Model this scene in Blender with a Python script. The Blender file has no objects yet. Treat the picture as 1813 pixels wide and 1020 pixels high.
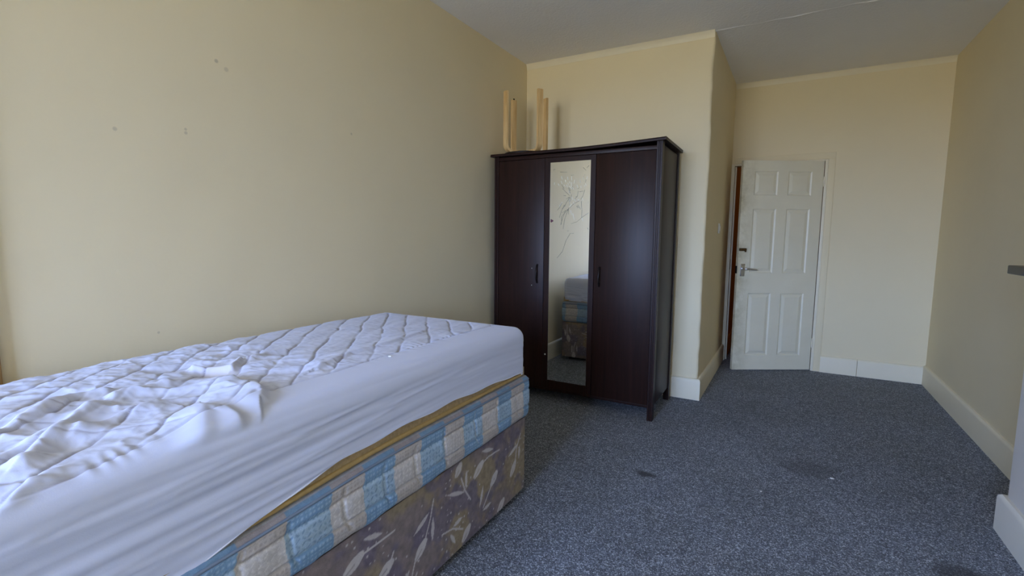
import bpy, bmesh, math, random
import numpy as np
from mathutils import Vector, Matrix

random.seed(7)
SC = bpy.context.scene
COL = SC.collection

# ------------------------------------------------------------------ camera
F_PX = 858.0
cam_d = bpy.data.cameras.new('camera')
cam_d.sensor_fit = 'HORIZONTAL'; cam_d.sensor_width = 36.0
cam_d.lens = 36.0 * F_PX / 1813.0
cam_d.clip_start = 0.02
cam = bpy.data.objects.new('camera', cam_d); COL.objects.link(cam)
YAW, PITCH, ROLL, CAM_H = -0.5113, 0.1088, 0.0076, 1.2687
fw = Vector((math.sin(YAW)*math.cos(PITCH), math.cos(YAW)*math.cos(PITCH), -math.sin(PITCH)))
rt = Vector((math.cos(YAW), -math.sin(YAW), 0)); up = rt.cross(fw)
r2 = math.cos(ROLL)*rt + math.sin(ROLL)*up; u2 = -math.sin(ROLL)*rt + math.cos(ROLL)*up
cam.matrix_world = Matrix(((r2.x, u2.x, -fw.x, 0), (r2.y, u2.y, -fw.y, 0), (r2.z, u2.z, -fw.z, CAM_H), (0, 0, 0, 1)))
SC.camera = cam

# ------------------------------------------------------------------ light
SC.view_settings.view_transform = 'Standard'
SC.view_settings.look = 'None'
SC.view_settings.gamma = 1.0
SC.view_settings.use_curve_mapping = False
SC.view_settings.exposure = 0.17
SC.cycles.max_bounces = 16
SC.cycles.diffuse_bounces = 12
SC.cycles.use_denoising = True

world = bpy.data.worlds.new('overcast_sky'); SC.world = world
world.use_nodes = True
wn, wl = world.node_tree.nodes, world.node_tree.links
wn.clear()
w_out = wn.new('ShaderNodeOutputWorld'); w_bg = wn.new('ShaderNodeBackground')
w_tc = wn.new('ShaderNodeTexCoord'); w_sep = wn.new('ShaderNodeSeparateXYZ'); w_rmp = wn.new('ShaderNodeValToRGB')
w_map = wn.new('ShaderNodeMapRange')
wl.new(w_tc.outputs['Generated'], w_sep.inputs[0])
w_map.inputs['From Min'].default_value = -1; w_map.inputs['From Max'].default_value = 1
wl.new(w_sep.outputs['Z'], w_map.inputs['Value'])
wl.new(w_map.outputs[0], w_rmp.inputs[0])
cr = w_rmp.color_ramp
cr.elements[0].position = 0.0; cr.elements[0].color = (0.22, 0.21, 0.17, 1)      # street and gardens below the horizon
cr.elements[1].position = 1.0; cr.elements[1].color = (0.27, 0.445, 1.0, 1)       # zenith
e = cr.elements.new(0.49); e.color = (0.22, 0.21, 0.17, 1)
e = cr.elements.new(0.51); e.color = (0.40, 0.57, 1.0, 1)
wl.new(w_rmp.outputs[0], w_bg.inputs['Color'])
w_bg.inputs['Strength'].default_value = 46.0
wl.new(w_bg.outputs[0], w_out.inputs[0])

WIN_X0, WIN_X1, WIN_Z0, WIN_Z1, WIN_Y = -1.95, -0.25, 0.60, 2.6, -3.3
pl = bpy.data.lights.new('window_daylight_portal', 'AREA')
pl.shape = 'RECTANGLE'; pl.size = WIN_X1-WIN_X0; pl.size_y = WIN_Z1-WIN_Z0
pl.cycles.is_portal = True
po = bpy.data.objects.new('window_daylight_portal', pl); COL.objects.link(po)
po.location = ((WIN_X0+WIN_X1)/2, WIN_Y-0.12, (WIN_Z0+WIN_Z1)/2)
po.rotation_euler = (math.radians(90), 0, 0)      # -Z of the lamp faces +Y, into the room

# ------------------------------------------------------------------ materials
def mat(name):
    m = bpy.data.materials.new(name); m.use_nodes = True
    nt = m.node_tree
    return m, nt, nt.nodes['Principled BSDF']

def node(nt, typ, **kw):
    n = nt.nodes.new(typ)
    for k, v in kw.items():
        if k in n.inputs: n.inputs[k].default_value = v
        else: setattr(n, k, v)
    return n

def rgb(r, g, b):   # sRGB 0..255 -> linear
    f = lambda c: (c/255/12.92) if c/255 <= 0.04045 else ((c/255+0.055)/1.055)**2.4
    return (f(r), f(g), f(b), 1)

def mixc(nt, fac, a, b, blend='MIX'):
    n = nt.nodes.new('ShaderNodeMix'); n.data_type = 'RGBA'; n.blend_type = blend
    for sock, v in ((n.inputs[0], fac), (n.inputs[6], a), (n.inputs[7], b)):
        if hasattr(v, 'is_linked') or hasattr(v, 'links'): nt.links.new(v, sock)
        else: sock.default_value = v
    return n.outputs[2]

def noise(nt, scale, detail=3, rough=0.55, vec=None):
    n = node(nt, 'ShaderNodeTexNoise', Scale=scale, Detail=detail, Roughness=rough)
    if vec is not None: nt.links.new(vec, n.inputs['Vector'])
    return n.outputs['Fac']

def ramp(nt, fac, stops):
    n = nt.nodes.new('ShaderNodeValToRGB'); nt.links.new(fac, n.inputs[0])
    els = n.color_ramp.elements
    els[0].position, els[0].color = stops[0]; els[1].position, els[1].color = stops[-1]
    for p, c in stops[1:-1]:
        x = els.new(p); x.color = c
    return n.outputs[0]

def bump(nt, bsdf, height, strength, dist):
    b = node(nt, 'ShaderNodeBump', Strength=strength, Distance=dist)
    nt.links.new(height, b.inputs['Height']); nt.links.new(b.outputs[0], bsdf.inputs['Normal'])
    return b

def objcoord(nt):
    return nt.nodes.new('ShaderNodeTexCoord').outputs['Object']

def simple(name, col, rough=0.5, metal=0.0, spec=0.5, nscale=0, namt=0.0, bscale=0, bstr=0.0, bdist=0.002):
    m, nt, b = mat(name)
    b.inputs['Base Color'].default_value = col; b.inputs['Roughness'].default_value = rough
    b.inputs['Metallic'].default_value = metal; b.inputs['Specular IOR Level'].default_value = spec
    v = objcoord(nt)
    if nscale:
        dark = tuple(c*(1-namt) for c in col[:3])+(1,); lite = tuple(min(1, c*(1+namt)) for c in col[:3])+(1,)
        nt.links.new(mixc(nt, noise(nt, nscale, 4, 0.6, v), dark, lite), b.inputs['Base Color'])
    if bscale: bump(nt, b, noise(nt, bscale, 3, 0.6, v), bstr, bdist)
    return m

def spots(nt, v, col, pts, spotcol, r=0.012, soft=0.006):
    """small stains with a shape of their own, at given places"""
    for p in pts:
        d = nt.nodes.new('ShaderNodeVectorMath'); d.operation = 'DISTANCE'
        nt.links.new(v, d.inputs[0]); d.inputs[1].default_value = p[:3]
        rr = p[3] if len(p) > 3 else r
        mr = node(nt, 'ShaderNodeMapRange'); nt.links.new(d.outputs['Value'], mr.inputs['Value'])
        mr.inputs['From Min'].default_value = rr*0.5; mr.inputs['From Max'].default_value = rr
        mr.inputs['To Min'].default_value = p[4] if len(p) > 4 else 0.3; mr.inputs['To Max'].default_value = 0.0
        col = mixc(nt, mr.outputs[0], col, spotcol)
    return col

WALL_C = rgb(226, 212, 176)
def wall_mat(name, base=WALL_C, marks=()):
    m, nt, b = mat(name)
    v = objcoord(nt)
    n1 = noise(nt, 1.3, 4, 0.6, v)
    a = tuple(c*0.95 for c in base[:3])+(1,); c2 = tuple(min(1, c*1.04) for c in base[:3])+(1,)
    col = mixc(nt, n1, a, c2)
    col = spots(nt, v, col, marks, rgb(120, 110, 100))
    nt.links.new(col, b.inputs['Base Color'])
    b.inputs['Roughness'].default_value = 0.75; b.inputs['Specular IOR Level'].default_value = 0.25
    add = nt.nodes.new('ShaderNodeMath'); add.operation = 'ADD'
    nt.links.new(noise(nt, 3.5, 3, 0.5, v), add.inputs[0])
    mul = nt.nodes.new('ShaderNodeMath'); mul.operation = 'MULTIPLY'; mul.inputs[1].default_value = 0.06
    nt.links.new(noise(nt, 90, 4, 0.6, v), mul.inputs[0]); nt.links.new(mul.outputs[0], add.inputs[1])
    bump(nt, b, add.outputs[0], 0.35, 0.01)
    return m

M = {}
M['wall'] = wall_mat('cream_wall_paint')
M['wall_left'] = wall_mat('cream_wall_paint_with_marks', marks=[
    (-2.058, 0.835, 1.626, .009), (-2.058, 1.067, 1.668, .007), (-2.058, 1.067, 1.654, .008),
    (-2.058, 1.201, 1.962, .010, .4), (-2.058, 0.924, 0.89, .006), (-2.058, 1.24, 1.94, .012, .25), (-2.058, 1.9, 1.8, .008, .3)])
M['ceiling'] = simple('old_white_ceiling_paint', rgb(232, 231, 229), 0.7, 0, 0.2, 2.0, 0.04, 60, 0.5, 0.006)
M['gloss_cream'] = simple('cream_gloss_paint', rgb(226, 216, 188), 0.45, 0, 0.3, 6, 0.04, 8, 0.15, 0.003)
M['gloss_white'] = simple('white_gloss_paint', rgb(226, 222, 210), 0.35, 0, 0.5, 8, 0.03, 8, 0.15, 0.003)
M['hall'] = simple('tan_hall_paint', rgb(205, 150, 88), 0.7, 0, 0.2, 3, 0.05)
M['tan_wood'] = simple('tan_timber', rgb(176, 140, 92), 0.6, 0, 0.3, 20, 0.15)
M['chrome'] = simple('worn_chrome', (0.62, 0.62, 0.63, 1), 0.28, 1.0, 0.5, 40, 0.15)
M['brass'] = simple('tarnished_brass', rgb(92, 70, 40), 0.45, 0.8, 0.5, 60, 0.3)
M['dark'] = simple('black_gap', (0.008, 0.007, 0.006, 1), 0.8, 0, 0.1)
M['plastic'] = simple('white_plastic', rgb(222, 220, 210), 0.35)
M['stone'] = simple('dark_polished_slate', rgb(30, 27, 28), 0.3, 0, 0.3, 30, 0.5)

def make_carpet():
    m, nt, b = mat('blue_grey_cut_pile_carpet')
    v = objcoord(nt)
    vor = node(nt, 'ShaderNodeTexVoronoi', Scale=250.0); nt.links.new(v, vor.inputs['Vector'])
    sepc = nt.nodes.new('ShaderNodeSeparateColor'); nt.links.new(vor.outputs['Color'], sepc.inputs[0])
    tuft = ramp(nt, sepc.outputs[0], [(0.0, rgb(56, 60, 66)), (0.40, rgb(92, 97, 105)), (0.78, rgb(128, 134, 142)), (1.0, rgb(198, 203, 209))])
    big = noise(nt, 2.2, 4, 0.6, v)
    mid = noise(nt, 26, 3, 0.6, v)
    col = mixc(nt, ramp(nt, mid, [(0.3, (0.72, 0.72, 0.73, 1)), (0.7, (1.12, 1.12, 1.12, 1))]), (0, 0, 0, 1), tuft, 'MULTIPLY')
    col = mixc(nt, 1.0, tuft, ramp(nt, mid, [(0.3, (0.74, 0.74, 0.75, 1)), (0.7, (1.15, 1.15, 1.15, 1))]), 'MULTIPLY')
    col = mixc(nt, 1.0, col, ramp(nt, big, [(0.3, (0.82, 0.82, 0.80, 1)), (0.7, (1.06, 1.06, 1.08, 1))]), 'MULTIPLY')
    # spilt and trodden-in dirt: stains with their own shape
    wob = node(nt, 'ShaderNodeTexNoise', Scale=14.0, Detail=3.0); nt.links.new(v, wob.inputs['Vector'])
    off = nt.nodes.new('ShaderNodeVectorMath'); off.operation = 'MULTIPLY_ADD'
    nt.links.new(wob.outputs['Color'], off.inputs[0]); off.inputs[1].default_value = (.05, .05, 0); 
    nt.links.new(v, off.inputs[2])
    def stain(c, cx, cy, rx, ry, ang, amt, tone):
        mp = nt.nodes.new('ShaderNodeMapping'); mp.vector_type = 'TEXTURE'
        mp.inputs['Location'].default_value = (cx+.025, cy+.025, 0); mp.inputs['Rotation'].default_value = (0, 0, ang)
        mp.inputs['Scale'].default_value = (rx, ry, 1); nt.links.new(off.outputs[0], mp.inputs['Vector'])
        ln = nt.nodes.new('ShaderNodeVectorMath'); ln.operation = 'LENGTH'; nt.links.new(mp.outputs[0], ln.inputs[0])
        mr = node(nt, 'ShaderNodeMapRange'); mr.interpolation_type = 'SMOOTHSTEP'
        nt.links.new(ln.outputs['Value'], mr.inputs['Value'])
        mr.inputs['From Min'].default_value = 0.45; mr.inputs['From Max'].default_value = 1.25
        mr.inputs['To Min'].default_value = amt; mr.inputs['To Max'].default_value = 0
        return mixc(nt, mr.outputs[0], c, tone)
    dk = rgb(30, 30, 31)
    col = stain(col, -0.574, 2.513, 0.055, 0.034, -0.1, 0.9, dk)
    col = stain(col, 0.19, 3.03, 0.16, 0.13, 0.2, 0.4, rgb(44, 44, 46))
    col = stain(col, 0.66, 2.32, 0.11, 0.08, 0.3, 0.75, dk)
    nt.links.new(col, b.inputs['Base Color'])
    b.inputs['Roughness'].default_value = 0.95; b.inputs['Specular IOR Level'].default_value = 0.1
    b.inputs['Sheen Weight'].default_value = 0.15; b.inputs['Sheen Roughness'].default_value = 0.6
    bump(nt, b, vor.outputs['Distance'], 0.9, 0.004)
    return m
M['carpet'] = make_carpet()
M['wall_brightened'] = wall_mat('brightened_chimney_wall', rgb(232, 229, 226))  # paler copy of the wall paint, standing in for light on the chimney

def make_darkwood():
    m, nt, b = mat('black_brown_wood_veneer')
    v = objcoord(nt)
    mp = nt.nodes.new('ShaderNodeMapping'); mp.inputs['Scale'].default_value = (26, 26, 1.2); nt.links.new(v, mp.inputs['Vector'])
    g = noise(nt, 2.0, 6, 0.65, mp.outputs[0])
    col = ramp(nt, g, [(0.25, rgb(30, 16, 12)), (0.55, rgb(40, 23, 18)), (0.8, rgb(50, 30, 23))])
    nt.links.new(col, b.inputs['Base Color'])
    b.inputs['Roughness'].default_value = 0.40; b.inputs['Specular IOR Level'].default_value = 0.20
    bump(nt, b, g, 0.08, 0.001)
    return m
M['darkwood'] = make_darkwood()
M['blackwood'] = simple('black_stained_wood', rgb(30, 24, 22), 0.45, 0, 0.4, 30, 0.2)

def make_birch():
    m, nt, b = mat('birch_plywood')
    v = objcoord(nt)
    mp = nt.nodes.new('ShaderNodeMapping'); mp.inputs['Scale'].default_value = (30, 30, 3); nt.links.new(v, mp.inputs['Vector'])
    g = noise(nt, 2.0, 4, 0.6, mp.outputs[0])
    nt.links.new(ramp(nt, g, [(0.3, rgb(205, 165, 105)), (0.7, rgb(228, 196, 140))]), b.inputs['Base Color'])
    b.inputs['Roughness'].default_value = 0.4
    return m
M['birch'] = make_birch()

M['mirror'] = simple('silvered_mirror', (0.95, 0.96, 0.92, 1), 0.015, 1.0)
M['crack_dark'] = simple('dark_crack_line', rgb(112, 108, 88), 0.6)
M['crack_light'] = simple('painted_glass_glint', rgb(240, 240, 225), 0.2)
M['plum'] = simple('plum_sticker', rgb(92, 34, 48), 0.5)

def make_sheet():
    m, nt, b = mat('white_cotton_protector')
    v = objcoord(nt)
    b.inputs['Base Color'].default_value = rgb(224, 225, 236)
    att = nt.nodes.new('ShaderNodeAttribute'); att.attribute_name = 'Col'
    nt.links.new(att.outputs['Color'], b.inputs['Base Color'])
    b.inputs['Roughness'].default_value = 0.8; b.inputs['Specular IOR Level'].default_value = 0.2
    b.inputs['Sheen Weight'].default_value = 0.1
    bump(nt, b, noise(nt, 420, 2, 0.5, v), 0.12, 0.001)
    return m
M['sheet'] = make_sheet()

def make_print(name, rough=0.8, weave=500):
    m, nt, b = mat(name)
    v = objcoord(nt)
    att = nt.nodes.new('ShaderNodeAttribute'); att.attribute_name = 'Col'
    n = noise(nt, weave, 2, 0.5, v)
    col = mixc(nt, 1.0, att.outputs['Color'], ramp(nt, n, [(0.3, (0.86, 0.86, 0.86, 1)), (0.7, (1.1, 1.1, 1.1, 1))]), 'MULTIPLY')
    nt.links.new(col, b.inputs['Base Color'])
    b.inputs['Roughness'].default_value = rough; b.inputs['Specular IOR Level'].default_value = 0.25
    bump(nt, b, n, 0.25, 0.001)
    return m
M['print'] = make_print('printed_bed_fabric')
M['damask'] = make_print('blue_checked_damask', 0.6)
M['gold'] = simple('gold_damask_fabric', rgb(166, 142, 104), 0.6, 0, 0.3, 70, 0.5, 90, 0.5, 0.003)
M['gold_piping'] = simple('gold_piping', rgb(172, 144, 92), 0.55, 0, 0.3, 50, 0.25)
M['taupe_piping'] = simple('blue_grey_piping', rgb(120, 132, 148), 0.7, 0, 0.2, 60, 0.15)
M['white_thread'] = simple('white_hem', rgb(226, 226, 236), 0.7, 0, 0.2)
M['lint'] = simple('white_lint', rgb(225, 225, 220), 0.9)

# ------------------------------------------------------------------ helpers
def link(name, me, m, parent=None):
    o = bpy.data.objects.new(name, me); COL.objects.link(o)
    if m is not None: me.materials.append(m)
    if parent is not None: o.parent = parent
    return o

def finish(bm, name, m, parent=None, smooth=None):
    me = bpy.data.meshes.new(name); bm.normal_update(); bm.to_mesh(me); bm.free()
    if smooth is not None:
        for p in me.polygons: p.use_smooth = True
        try: me.set_sharp_from_angle(angle=math.radians(smooth))
        except Exception: pass
    return link(name, me, m, parent)

def bm_box(bm, x0, x1, y0, y1, z0, z1, bev=0.0, seg=2):
    vs = [bm.verts.new(p) for p in ((x0,y0,z0),(x1,y0,z0),(x1,y1,z0),(x0,y1,z0),(x0,y0,z1),(x1,y0,z1),(x1,y1,z1),(x0,y1,z1))]
    fs = [bm.faces.new([vs[i] for i in q]) for q in ((0,3,2,1),(4,5,6,7),(0,1,5,4),(1,2,6,5),(2,3,7,6),(3,0,4,7))]
    if bev:
        es = list({e for f in fs for e in f.edges})
        bmesh.ops.bevel(bm, geom=es, offset=bev, segments=seg, profile=0.5, affect='EDGES')
    return vs

def box(name, x0, x1, y0, y1, z0, z1, m, parent=None, bev=0.0, seg=2):
    bm = bmesh.new(); bm_box(bm, x0, x1, y0, y1, z0, z1, bev, seg)
    return finish(bm, name, m, parent, 40 if bev else None)

def bm_tube(bm, pts, r, n=8, cap=True, flat=1.0, upv=None):
    """round or flattened bar along a path; r a number or one per point"""
    pts = [Vector(p) for p in pts]; rings = []
    for i, p in enumerate(pts):
        a = pts[max(i-1, 0)]; c = pts[min(i+1, len(pts)-1)]
        t = (c-a).normalized()
        ref = Vector(upv) if upv else (Vector((0, 0, 1)) if abs(t.z) < 0.9 else Vector((1, 0, 0)))
        s = t.cross(ref).normalized(); u = s.cross(t)
        rr = r[i] if isinstance(r, (list, tuple)) else r
        rings.append([bm.verts.new(p + s*rr*math.cos(2*math.pi*k/n) + u*rr*flat*math.sin(2*math.pi*k/n)) for k in range(n)])
    for A, B in zip(rings, rings[1:]):
        for k in range(n): bm.faces.new((A[k], A[(k+1) % n], B[(k+1) % n], B[k]))
    if cap:
        bm.faces.new(rings[0][::-1]); bm.faces.new(rings[-1])

def tube(name, pts, r, m, parent=None, n=8, **kw):
    bm = bmesh.new(); bm_tube(bm, pts, r, n, **kw)
    bmesh.ops.recalc_face_normals(bm, faces=bm.faces)
    return finish(bm, name, m, parent, 50)

def bm_sweep(bm, path, prof, right=True):
    """profile [(offset from wall, z)] swept along a floor path with mitred corners; the room lies to the right of the path if right"""
    path = [Vector((p[0], p[1])) for p in path]; rows = []
    sg = 1 if right else -1
    def nrm(a, b):
        d = (b-a).normalized(); return Vector((d.y, -d.x))*sg
    for i, p in enumerate(path):
        ns = []
        if i > 0: ns.append(nrm(path[i-1], p))
        if i < len(path)-1: ns.append(nrm(p, path[i+1]))
        if len(ns) == 2:
            mvec = (ns[0]+ns[1]); mvec = mvec/ max(1e-6, mvec.dot(ns[0]))
        else: mvec = ns[0]
        rows.append([bm.verts.new((p.x+mvec.x*o, p.y+mvec.y*o, z)) for o, z in prof])
    n = len(prof)
    for A, B in zip(rows, rows[1:]):
        for k in range(n): bm.faces.new((A[k], A[(k+1) % n], B[(k+1) % n], B[k]))
    bm.faces.new(rows[0]); bm.faces.new(rows[-1][::-1])
    bmesh.ops.recalc_face_normals(bm, faces=bm.faces)

def sweep(name, path, prof, m, parent=None, right=True):
    bm = bmesh.new(); bm_sweep(bm, path, prof, right)
    return finish(bm, name, m, parent, 30)

def tag(o, label, cat, group=None, kind=None):
    if label: o['label'] = label
    if cat: o['category'] = cat
    if group: o['group'] = group
    if kind: o['kind'] = kind
    return o

def struct(o, label, cat):
    return tag(o, label, cat, kind='structure')

def empty(name, loc=(0, 0, 0)):
    o = bpy.data.objects.new(name, None); COL.objects.link(o); o.location = loc; o.empty_display_size = 0.1
    return o

# ------------------------------------------------------------------ numpy helpers
def hash2(ix, iy, seed):
    h = (ix.astype(np.int64)*374761393 + iy.astype(np.int64)*668265263 + seed*1274126177) & 0x7fffffff
    h = ((h ^ (h >> 13))*1274126177) & 0x7fffffff
    return ((h ^ (h >> 16)) & 0xffff)/65535.0

def vnoise(x, y, seed=0):
    ix, iy = np.floor(x), np.floor(y); fx, fy = x-ix, y-iy
    fx = fx*fx*fx*(fx*(fx*6-15)+10); fy = fy*fy*fy*(fy*(fy*6-15)+10)
    a, b = hash2(ix, iy, seed), hash2(ix+1, iy, seed); c, d = hash2(ix, iy+1, seed), hash2(ix+1, iy+1, seed)
    return (a*(1-fx)+b*fx)*(1-fy) + (c*(1-fx)+d*fx)*fy

def fbm(x, y, seed=0, octv=4):
    s, a, t = 0, 0.5, 0
    for k in range(octv):
        s = s + a*vnoise(x*2**k, y*2**k, seed+k*17); t += a; a *= 0.5
    return s/t

def ss(a, b, x):
    t = np.clip((x-a)/(b-a), 0, 1); return t*t*(3-2*t)

def segdist(px, py, ax, ay, bx, by):
    dx, dy = bx-ax, by-ay; L = dx*dx+dy*dy+1e-12
    t = np.clip(((px-ax)*dx+(py-ay)*dy)/L, 0, 1)
    return np.hypot(px-ax-t*dx, py-ay-t*dy), t

def polydist(px, py, pts):
    d = None; side = None
    for a, b in zip(pts, pts[1:]):
        dd, _ = segdist(px, py, a[0], a[1], b[0], b[1])
        sd = np.sign((b[0]-a[0])*(py-a[1])-(b[1]-a[1])*(px-a[0]))
        if d is None: d, side = dd, sd
        else:
            k = dd < d; side = np.where(k, sd, side); d = np.minimum(d, dd)
    return d, side

def boxgrid(lo, hi, step, faces):
    """points and quads on the faces of a box, sharing the edge points"""
    lo, hi = np.array(lo, float), np.array(hi, float)
    n = np.maximum(1, np.round((hi-lo)/np.array(step)).astype(int))
    P, Q, off = [], [], 0
    for f in faces:
        ax = 'xyz'.index(f[0]); top = f[1] == '+'
        u, v = [(1, 2), (2, 0), (0, 1)][ax]
        iu, iv = np.meshgrid(np.arange(n[u]+1), np.arange(n[v]+1), indexing='ij')
        I = np.zeros(iu.shape+(3,), int); I[..., u] = iu; I[..., v] = iv; I[..., ax] = n[ax] if top else 0
        idx = np.arange(iu.size).reshape(iu.shape)+off
        q = np.stack([idx[:-1, :-1], idx[1:, :-1], idx[1:, 1:], idx[:-1, 1:]], -1).reshape(-1, 4)
        if not top: q = q[:, ::-1]
        P.append(I.reshape(-1, 3)); Q.append(q); off += iu.size
    P, Q = np.concatenate(P), np.concatenate(Q)
    code = (P[:, 0]*100003+P[:, 1])*100003+P[:, 2]
    _, first, inv = np.unique(code, return_index=True, return_inverse=True)
    return lo+(hi-lo)*P[first]/n, inv.ravel()[Q]

def roundbox(P, lo, hi, r, open_bottom=False):
    lo, hi = np.array(lo, float), np.array(hi, float)
    a, b = lo+r, hi-r
    if open_bottom: a = a.copy(); a[2] = -1e9
    inner = np.clip(P, a, b); d = P-inner
    n = d/np.maximum(np.linalg.norm(d, axis=1, keepdims=True), 1e-9)
    return inner+n*r, n

def npmesh(name, P, Q, m, parent=None, col=None):
    me = bpy.data.meshes.new(name)
    me.vertices.add(len(P)); me.vertices.foreach_set('co', np.ascontiguousarray(P, np.float32).ravel())
    me.loops.add(len(Q)*4); me.loops.foreach_set('vertex_index', np.ascontiguousarray(Q, np.int32).ravel())
    me.polygons.add(len(Q)); me.polygons.foreach_set('loop_start', np.arange(0, len(Q)*4, 4, dtype=np.int32))
    me.update(calc_edges=True); me.validate()
    me.polygons.foreach_set('use_smooth', np.ones(len(me.polygons), bool))
    if col is not None:
        at = me.color_attributes.new('Col', 'FLOAT_COLOR', 'POINT')
        c = np.ones((len(P), 4), np.float32); c[:, :3] = col
        at.data.foreach_set('color', c.ravel())
    return link(name, me, m, parent)

def C3(r, g, b): return np.array(rgb(r, g, b)[:3])
def lerp(a, b, t):
    t = np.asarray(t)[:, None] if np.ndim(t) == 1 else t
    return a*(1-t)+b*t

# ------------------------------------------------------------------ room
XL, XR, YF, YB, H, YN = -2.058, 1.127, 3.91, 5.358, 2.745, -3.3
XA = -0.53

def floor_mesh():
    bm = bmesh.new(); bm_box(bm, XL-0.1, XR+0.1, YN-0.1, 8.2, -0.08, 0.0)
    return finish(bm, 'floor', M['carpet'])
struct(floor_mesh(), 'blue grey flecked cut pile carpet covering the whole floor', 'floor')

struct(box('ceiling', XL-0.1, XR+0.1, YN-0.1, YB+0.12, H, H+0.1, M['ceiling']), 'uneven off-white painted ceiling above the room', 'ceiling')
# raised plaster seam that runs on from the boxed corner, across the ceiling
def seam():
    bm = bmesh.new(); n = 60; rows = []
    for i in range(n+1):
        t = i/n; x = XA-0.01+t*(XR-XA+0.005); y = 3.915+0.012*math.sin(t*9)+0.004*math.sin(t*47)
        w = 0.012+0.004*math.sin(t*31); h = 0.004+0.002*math.sin(t*23+1)
        rows.append([bm.verts.new((x, y+o, H+0.001-k)) for o, k in ((-w, 0), (-w*0.4, h), (w*0.4, h), (w, 0))])
    for A, B in zip(rows, rows[1:]):
        for k in range(3): bm.faces.new((A[k], B[k], B[k+1], A[k+1]))
    bmesh.ops.recalc_face_normals(bm, faces=bm.faces)
    return finish(bm, 'trim_1', M['ceiling'], None, 60)
struct(seam(), 'thin raised plaster seam across the ceiling', 'plaster seam')

struct(box('wall_left', XL-0.1, XL, YN-0.1, YF+0.05, 0, H, M['wall_left']), 'long cream painted wall behind the bed', 'wall')
struct(box('wall_right', XR, XR+0.1, YN-0.1, YB+0.12, 0, H, M['wall']), 'shaded cream wall right of the door', 'wall')

def boxing():
    """the boxed-in corner behind the wardrobe: one solid with a soft, hand-plastered outer corner"""
    bm = bmesh.new(); r = 0.022
    plan = [(XL-0.1, YF)]
    for k in range(12): plan.append((XL+0.05+(XA-r-0.05-XL-0.05)*k/11, YF))
    for k in range(1, 8):
        a = -math.pi/2+k/8*math.pi/2
        plan.append((XA-r+r*math.cos(a), YF+r+r*math.sin(a)))
    for k in range(8): plan.append((XA+(0.022)*k/7, YF+r+(YB+0.12-YF-r)*k/7))
    plan.append((XL-0.1, YB+0.12))
    nz = 70; rows = []
    for j in range(nz+1):
        z = H*j/nz; row = []
        for i, (x, y) in enumerate(plan):
            k = math.exp(-((x-XA)**2+(y-YF)**2)/0.004)
            wob = (float(fbm(np.array([z*2.1]), np.array([0.3]), 5)[0])-0.5)*0.03 + (float(fbm(np.array([z*9.0]), np.array([0.3]), 9)[0])-0.5)*0.012
            row.append(bm.verts.new((x+k*wob, y-k*wob*0.5, z)))
        rows.append(row)
    n = len(plan)
    for A, B in zip(rows, rows[1:]):
        for k in range(n): bm.faces.new((A[k], A[(k+1) % n], B[(k+1) % n], B[k]))
    bm.faces.new(rows[0][::-1]); bm.faces.new(rows[-1])
    bmesh.ops.recalc_face_normals(bm, faces=bm.faces)
    return finish(bm, 'wall_front', M['wall'], None, 50)
struct(boxing(), 'boxed cream wall with rounded corner behind the wardrobe', 'wall')

OX0, OX1, OZ = -0.492, 0.287, 1.978
def wall_back():
    bm = bmesh.new()
    bm_box(bm, OX1, XR+0.05, YB, YB+0.12, 0, H)
    bm_box(bm, -0.53, OX1, YB, YB+0.12, OZ, H)
    return finish(bm, 'wall_back', M['wall'])
struct(wall_back(), 'end wall in cream paint around the white door', 'wall')

# chimney breast on the right
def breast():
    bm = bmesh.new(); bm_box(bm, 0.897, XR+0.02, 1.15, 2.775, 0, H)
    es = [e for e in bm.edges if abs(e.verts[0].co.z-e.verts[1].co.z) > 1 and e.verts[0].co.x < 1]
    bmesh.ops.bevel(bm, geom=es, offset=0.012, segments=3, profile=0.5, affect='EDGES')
    return finish(bm, 'wall_chimney', M['wall_brightened'], None, 40)
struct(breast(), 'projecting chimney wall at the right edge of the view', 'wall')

# wall with the big window, behind the camera
def wall_near():
    bm = bmesh.new()
    bm_box(bm, XL-0.1, WIN_X0, YN-0.12, YN, 0, H); bm_box(bm, WIN_X1, XR+0.1, YN-0.12, YN, 0, H)
    bm_box(bm, WIN_X0, WIN_X1, YN-0.12, YN, 0, WIN_Z0); bm_box(bm, WIN_X0, WIN_X1, YN-0.12, YN, WIN_Z1, H)
    return finish(bm, 'wall_window', M['wall'])
struct(wall_near(), 'cream wall holding the bay window', 'wall')
def window():
    w = empty('window_1', ((WIN_X0+WIN_X1)/2, YN-0.06, WIN_Z0))
    def part(nm, x0, x1, z0, z1):
        o = box(nm, x0-w.location.x, x1-w.location.x, -0.03, 0.03, z0-WIN_Z0, z1-WIN_Z0, M['gloss_white'], w, 0.006)
    part('frame', WIN_X0, WIN_X0+0.05, WIN_Z0, WIN_Z1); part('frame', WIN_X1-0.05, WIN_X1, WIN_Z0, WIN_Z1)
    part('frame', WIN_X0+.05, WIN_X1-.05, WIN_Z0, WIN_Z0+.05); part('frame', WIN_X0+.05, WIN_X1-.05, WIN_Z1-.05, WIN_Z1)
    for t in (1/3, 2/3):
        x = WIN_X0+(WIN_X1-WIN_X0)*t; part('mullion', x-0.025, x+0.025, WIN_Z0+.05, WIN_Z1-.05)
    return w
struct(window(), 'wide white framed window lighting the room', 'window')

# tan timber strip at the near end of the left wall
struct(box('trim_2', XL-0.004, XL+0.016, 0.36, 0.492, 0.0, H-0.3, M['tan_wood'], None, 0.004), 'tan timber strip at the near end of the long wall', 'trim')

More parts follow.
